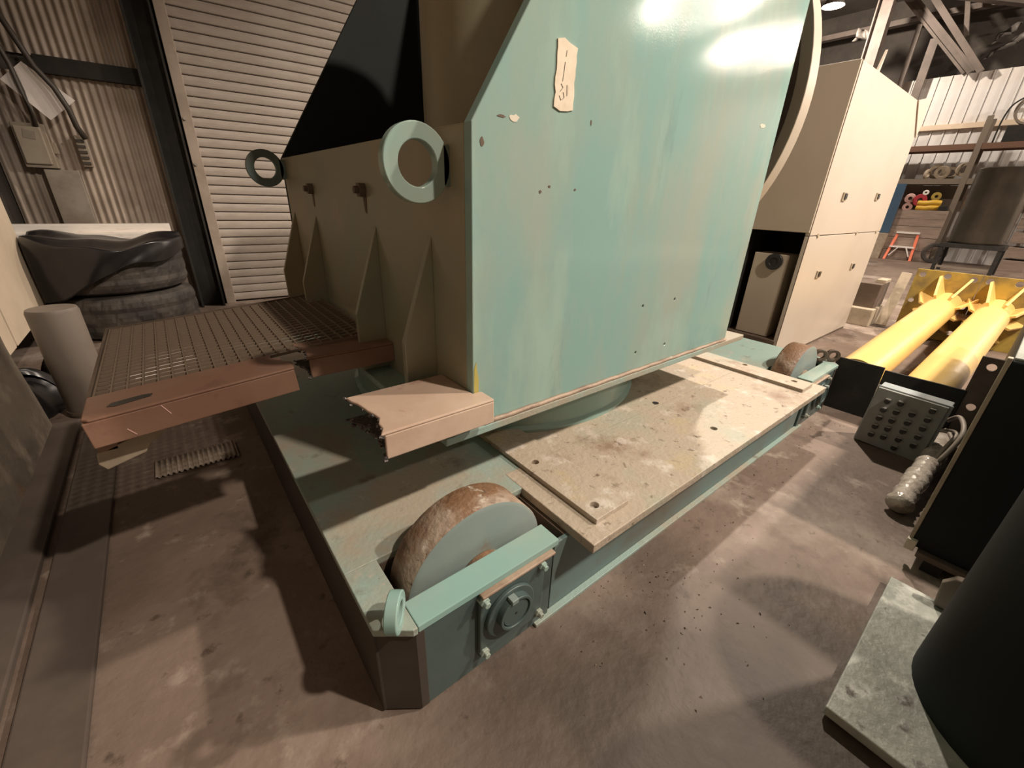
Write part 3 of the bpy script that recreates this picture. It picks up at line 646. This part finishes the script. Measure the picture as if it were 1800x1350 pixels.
# ================================================================== YELLOW TUBES
def column(n, f, ya, yb, label):
    """n, f: near and far end of the tube axis; ya..yb: width of the far end flange"""
    n = Vector(n); f = Vector(f); r = .138
    t = thing('yellow_column', label, 'column', ((n.x+f.x)/2, n.y, 0), 'yellow tubular columns lying on the floor')
    MB().cyl(n, f, r, n=48).build('tube', 'yellow', t, 0, 'auto')
    hs = [(ya+.06, .70, .03), ((ya+yb)/2, .705, .03), (yb-.06, .70, .03), (ya+.05, .10, .026), (yb-.05, .10, .026), (ya+.05, .40, .026), (yb-.05, .40, .026)]
    link(plate([(ya, .0), (yb, .0), (yb, .757), (ya, .757)], hs, 'x', f.x, f.x+.025), 'end_flange', 'yellow_dirty', t, .002)
    d = (f-n).normalized()
    for k in range(8):
        a = math.pi*k/4 + math.pi/8
        rd = Vector((0, math.cos(a), math.sin(a)))
        ext = .20 if abs(rd.z) > .5 else .13
        p0 = f + rd*r*.96; tip = p0 + rd*ext; tip2 = tip - d*.05; low = p0 - d*.42; low2 = low + rd*.045
        s_ = rd.cross(d).normalized()*.011
        P = [p0, tip, tip2, low2, low]
        MB().add([q-s_ for q in P] + [q+s_ for q in P], [(0,1,2,3,4), (9,8,7,6,5)] + [(m, (m+1) % 5, 5+(m+1) % 5, 5+m) for m in range(5)]).build('gusset', 'yellow', t, .002)
    return t
column((3.72, .615, .238), (6.82, .585, .40), .392, .933, 'yellow steel column lying nearest the cream cabinet')
column((3.66, .232, .226), (6.82, .185, .40), -.155, .388, 'yellow steel column lying nearest the control box')
ch = thing('steel_channel', 'black steel channel lying across the near ends of the yellow columns', 'channel', (3.54, .38, 0))
MB().box(3.622, 3.637, .452, .726, .0, .385).build('web', 'black_steel', ch, .003)
MB().box(3.622, 3.637, .05, .448, .0, .370).build('web', 'black_steel', ch, .003)
ep = link(plate([(-.42, .03), (.06, .03), (.06, .59), (-.42, .59)], [(.005, .535, .022), (.003, .275, .022), (-.3, .53, .02)], 'x', 3.63, 3.65), 'bolt_plate', 'brown_steel', None, .002)
tag(ep, 'dark upright bolt plate with round holes behind the control box', 'plate')
# ================================================================== CONTROL BOX with buttons
ct = thing('control_box', 'grey control box with four rows of black push buttons leaning by the channel', 'control box', (3.25, .24, 0))
TC = Matrix.Translation((3.2, .24, .19)) @ Matrix.Rotation(math.radians(2.0), 4, 'X') @ Matrix.Translation((-3.2, -.24, -.19))
MB(TC).box(3.215, 3.33, .072, .398, .0, .375).build('body', 'grey_blue', ct, .006)
MB(TC).box(3.195, 3.213, .080, .398, .003, .372).build('lid', 'grey_box', ct, .004)
MB(TC).box(3.213, 3.225, .066, .404, -.001, .381).build('lid_rim', 'grey_blue', ct, .003)
cols = [(.330, 5, .305), (.272, 5, .315), (.205, 5, .275), (.135, 5, .330)]
for ci, (y, n, ztop) in enumerate(cols):
    for k in range(n):
        z = ztop - .058*k
        b = MB(TC).cyl((3.195, y, z), (3.175, y, z), .0145, n=16).build('button', 'button', ct, .002, 'auto')
        MB(TC).box(3.176, 3.194, y-.012, y+.012, z+.0135, z+.018).build('label_tab', 'button_cap', b)
def cord(path, r, label, m='cable_light'):
    return tag(MB().tube(path, r, 8).build('cable', m, None, 0, True), label, 'cable', 'cables beside the control box')
def smooth_path(pts, n=5):
    out = []
    P = [Vector(p) for p in pts]
    for i in range(len(P)-1):
        a, b, c, d = P[max(i-1, 0)], P[i], P[i+1], P[min(i+2, len(P)-1)]
        for k in range(n):
            t = k/n
            out.append(.5*((2*b) + (c-a)*t + (2*a-5*b+4*c-d)*t*t + (3*b-a-3*c+d)*t**3))
    return out + [P[-1]]
cord(smooth_path([(3.34, .06, .25), (3.30, .02, .30), (3.15, -.02, .26), (3.05, .01, .12), (3.10, .05, .03), (2.95, .02, .02)]), .012, 'pale cable arching out of the control box top')
cord(smooth_path([(3.32, .05, .20), (3.25, .0, .22), (3.10, .02, .15), (3.02, .04, .04), (3.2, .0, .012)]), .010, 'pale cable looping below the arching cable')
cord(smooth_path([(3.4, .03, .16), (3.30, -.01, .12), (3.18, .03, .05), (3.0, .0, .012)]), .010, 'lowest pale cable lying on the floor by the control box')
# wrapped hose
wp = MB(); rw = random.Random(4)
path = smooth_path([(3.6, .045, .07), (3.25, .04, .075), (2.95, .05, .07), (2.7, .055, .065), (2.5, .06, .055)], 14)
wp.tube(path, [.043+.014*rw.random()**2 for _ in path], 18)
tag(wp.build('wrapped_hose', 'wrap', None, 0, True), 'hose wrapped in wrinkled clear plastic lying beside the dark cabinet', 'hose')

# ================================================================== DARK BOX on the right and column on its base plate
db = thing('dark_cabinet', 'dark low steel machine housing at the right edge of the view', 'housing', (3.3, -.8, 0))
MB().box(2.15, 4.45, -1.6, -.032, .085, .905).build('body', 'dark_box', db, .006)
MB().box(2.16, 4.45, -1.6, -.035, .905, .915).build('top_sheet', 'pale_plate', db, .003)
MB().box(2.148, 2.175, -.033, -.020, .06, .912).build('corner_strip', 'casting', db, .002)
MB().box(2.12, 4.4, -1.6, -.06, .06, .085).build('sole_plate', 'brown_steel', db, .003)
for y in (-.09, -1.3): MB().box(2.14, 4.4, y-.06, y, .0, .06).build('skid', 'black_steel', db)
MB().box(2.13, 2.155, -.05, -.018, .07, .12).build('foot_tab', 'chip', db, .003)
MB().prism([(-.155, .05), (-.145, .15), (-.17, .19), (-.21, .20), (-.25, .17), (-.27, .05)], 'x', 1.89, 1.92).build('rounded_lug', 'rack_grey', db, .006)
pc = thing('pedestal_column', 'dark round pedestal standing on a worn pale base plate', 'pedestal', (1.6, -.5, 0))
MB().prism([(1.185, -.03), (1.935, -.028), (1.935, -1.1), (1.185, -1.1)], 'z', .012, .045).build('base_plate', 'pale_plate', pc, .004)
MB().box(1.25, 1.9, -1.05, -.08, 0, .012).build('packing', 'brown_steel', pc)
MB().cyl((1.58, -.455, .045), (1.58, -.455, 1.0), .30, n=48).build('column', 'dark_box', pc, 0, 'auto')

# ================================================================== RIGHT BACKGROUND
# junk between the cabinet and the tubes
jb = thing('bracket_block', 'brown steel bracket block with a pale upright bar behind the yellow column', 'block', (7.1, 1.3, 0))
MB().box(6.75, 7.25, 1.17, 1.50, .0, .22).build('base', 'casting', jb, .01); MB().box(6.85, 7.25, 1.20, 1.47, .22, .52).build('body', 'brown_steel', jb, .008)
MB().box(7.0, 7.25, 1.20, 1.30, .52, .56).build('cap', 'casting', jb, .004)
br_ = MB().bar((6.95, 1.08, .02), (7.15, 1.06, .66), .10, .06, (1, 0, 0)).build('leaning_bar', 'casting', None, .004)
tag(br_, 'pale flat bar leaning beside the brown bracket block', 'bar')
# stepladder
ld = thing('stepladder', 'small orange stepladder with white steps at the far wall', 'ladder', (17.6, 2.95, 0))
for s in (0, 1):
    a = 3.27 - .62*s; b = 3.20 - .46*s
    MB().bar((17.45, a, 0), (17.75, b, .80), .06, .05, (1, 0, 0)).build('rail', 'orange', ld)
    MB().bar((18.05, a-.02, 0), (17.78, b, .78), .04, .04, (1, 0, 0)).build('rear_leg', 'orange', ld)
MB().box(17.66, 17.86, 2.70, 3.24, .76, .81).build('step', 'white', ld); MB().box(17.52, 17.70, 2.68, 3.26, .36, .40).build('step', 'white', ld)
MB().bar((17.52, 3.05, .36), (17.48, 3.2, .12), .03, .02).bar((17.52, 2.85, .36), (17.48, 2.72, .12), .03, .02).build('brace', 'white', ld)
# tank on stand
tk = thing('dark_tank', 'dark brown cylindrical tank standing on a frame at the far right', 'tank', (15.5, 1.33, 0))
MB().lathe((15.5, 1.30, 0), [(0, .70), (.48, .70), (.50, .72), (.50, 2.33), (.48, 2.345), (.46, 2.345), (.46, 2.2), (0, 2.2)], 48).build('shell', 'tank', tk, 0, 'auto')
MB().ring((15.5, 1.30, .76), (0, 0, 1), .52, .49, .04, 48).build('bottom_band', 'tank', tk)
MB().box(15.0, 16.0, .75, 1.85, .60, .70).build('stand_deck', 'black_steel', tk, .004)
for x in (15.05, 15.95):
    for y in (.80, 1.80):
        MB().bar((x, y, 0), (x, y, .60), .07, .07, (1, 0, 0)).build('leg', 'black_steel', tk)
MB().bar((15.05, .80, .15), (15.05, 1.80, .15), .05, .05).build('rail', 'rack_grey', tk)
# pallet rack
rk = thing('pallet_rack', 'brown steel storage rack along the far white wall', 'rack', (18.2, 1.5, 0))
for x in (17.95, 18.6):
    for y in (2.28, 4.4, -.6): MB().box(x-.04, x+.04, y-.06, y+.06, 0, 3.76).build('upright', 'rack_grey', rk)
for z, m in ((2.98, 'rack_brown'), (2.12, 'rack_grey')):
    for x in (17.95, 18.6): MB().box(x-.03, x+.03, -.6, 4.4, z, z+.14).build('beam', m, rk)
MB().box(17.93, 18.62, -.6, 4.4, 2.24, 2.262).build('shelf_deck', 'rack_grey', rk); MB().box(17.93, 18.62, -.6, 4.4, 3.10, 3.122).build('shelf_deck', 'rack_brown', rk)
MB().box(18.49, 18.51, 2.35, 4.3, 1.45, 2.10).build('back_sheet', 'rack_grey', rk)
for k, (y, z, r, ax, lab) in enumerate(((2.98, 2.47, .19, (1, .2, .25), 'cast flange ring standing highest on the rack, second from the left'), (2.82, 2.40, .17, (1, -.1, .35), 'cast flange ring leaning in front of the pile on the rack'), (2.66, 2.42, .16, (1, .1, .2), 'cast flange ring in the middle of the rack pile'), (2.40, 2.50, .17, (1, .8, .1), 'cast flange ring turned edgewise at the right end of the pile'), (3.13, 2.37, .13, (.3, 1, .1), 'small cast flange ring at the left end of the pile'))):
    x = 18.15 + (.12 if k in (0, 2) else -.05)
    o = MB().ring((x, y, max(z, 2.264+r)), ax, r, r*.58, .07, 28).build('flange_ring', 'casting', None, .004, 'auto')
    tag(o, lab, 'ring', 'flange rings on the rack')
def roll(y, z, r, m, label, L=.3, x=18.0, cat='strap'):
    o = MB().ring((x, y, z), (1, .15, .05), r, r*.35, L, 24).build('coiled_strap', m, None, .01, 'auto')
    tag(o, label, cat, 'coiled straps on the timber stack')
roll(3.29, 1.74, .13, 'pink', 'upper pink coiled strap on the timber stack'); roll(3.28, 1.50, .12, 'pink', 'lower pink coiled strap at the left end of the timber stack')
roll(3.05, 1.70, .16, 'red', 'red coiled strap between the pink and yellow ones', .32); roll(2.98, 1.90, .07, 'white', 'small white coil on top of the red strap', .34)
roll(2.72, 1.80, .11, 'yellow_dirty', 'dull yellow coil at the top right of the straps', .3)
for k, z in enumerate((1.49, 1.62)):
    o = MB().tube(smooth_path([(17.9, 2.55, z), (17.85, 2.7, z+.01), (17.88, 2.85, z-.01), (17.9, 3.05, z)], 5), .075, 10).build('yellow_sling', 'strap_yellow', None, 0, True)
    tag(o, ('lower yellow lifting sling lying on the timber stack', 'upper yellow lifting sling folded on the other one')[k], 'sling', 'yellow slings')
tag(MB().box(17.72, 17.90, 2.36, 2.54, 1.415, 1.55).build('tool_case', 'black_steel', None, .02), 'small dark case beside the yellow slings on the timber', 'case')
k = 0
for z, names in ((1.18, 'top'), (.98, 'second'), (.66, 'third'), (.30, 'fourth'), (.0, 'bottom')):
    h = {1.18: .235, .98: .195, .66: .31, .30: .35, .0: .29}[z]
    o = MB().box(17.7, 18.35, 2.30, 3.42, z, z+h).build('timber_beam', 'wood', None, .006)
    tag(o, '%s grey timber beam of the stack left of the tank' % names, 'timber', 'stacked timber left of the tank')
for z, names in ((.0, 'bottom'), (.33, 'second'), (.70, 'middle'), (1.05, 'upper'), (1.35, 'top')):
    o = MB().box(17.5+.1*math.sin(z*9), 18.3, -.5, .85, z, z+.27).build('timber_beam', 'wood', None, .006)
    tag(o, '%s timber beam of the stack right of the tank' % names, 'timber', 'stacked timber right of the tank')
tag(MB().box(17.6, 17.68, 3.42, 3.75, .75, 2.12).build('blue_panel', 'blue', None, .004), 'dark blue upright panel beside the cream cabinet', 'panel')
tag(MB().box(17.45, 17.75, 3.42, 3.70, .0, .74).build('pale_carton', 'casting', None, .01), 'pale carton standing under the blue panel', 'carton')
# fan on the rack
fn_ = thing('drum_fan', 'dark drum fan standing on top of the rack at the right edge', 'fan', (18.2, 1.55, 3.122))
MB().box(18.0, 18.4, 1.25, 1.9, 3.122, 3.50).build('base', 'black_steel', fn_, .01)
MB().ring((18.2, 1.55, 3.86), (1, 0, 0), .36, .31, .3, 32).build('drum', 'rack_grey', fn_, .004, 'auto')
for q in range(5):
    a = q*2*math.pi/5
    MB().bar((18.2, 1.55, 3.86), (18.2, 1.55+.29*math.cos(a), 3.86+.29*math.sin(a)), .10, .015, (1, .5, 0)).build('blade', 'white', fn_)
MB().cyl((18.1, 1.55, 3.86), (18.3, 1.55, 3.86), .07, n=16).build('hub', 'black_steel', fn_)
MB().tube(smooth_path([(18.0, 2.05, 3.12), (18.0, 2.05, 3.6), (18.0, 1.98, 3.95), (18.0, 1.8, 4.12)], 5), .02, 6).build('handle', 'black_steel', fn_, 0, True)
tr_ = MB().ring((17.55, 2.20, .29), (1, .3, .1), .28, .18, .14, 28).build('small_tire', 'tire', None, .02, 'auto')
tag(tr_, 'small dark tyre leaning on the timber right of the stepladder', 'tire')

# ================================================================== floor grit
rg = random.Random(21); g = MB()
def grit(x, y, s):
    pts = [(x+s*rg.uniform(-1, 1), y+s*rg.uniform(-1, 1), 0.0) for _ in range(3)] + [(x, y, s*rg.uniform(.5, 1.1))]
    g.add(pts, [(0,1,2), (0,1,3), (1,2,3), (2,0,3)])
for _ in range(150): grit(rg.uniform(.75, 3.4), .655 - abs(rg.gauss(0, .10)), rg.uniform(.002, .007))
for _ in range(90): grit(rg.gauss(1.15, .22), rg.gauss(.42, .10), rg.uniform(.002, .008))
for _ in range(200): grit(rg.uniform(-.4, 3.2), rg.uniform(.1, 2.4), rg.uniform(.0015, .005))
go2 = g.build('floor_grit', 'stone'); tag(go2, 'loose grit and crumbs scattered on the concrete floor', 'grit', kind='stuff')
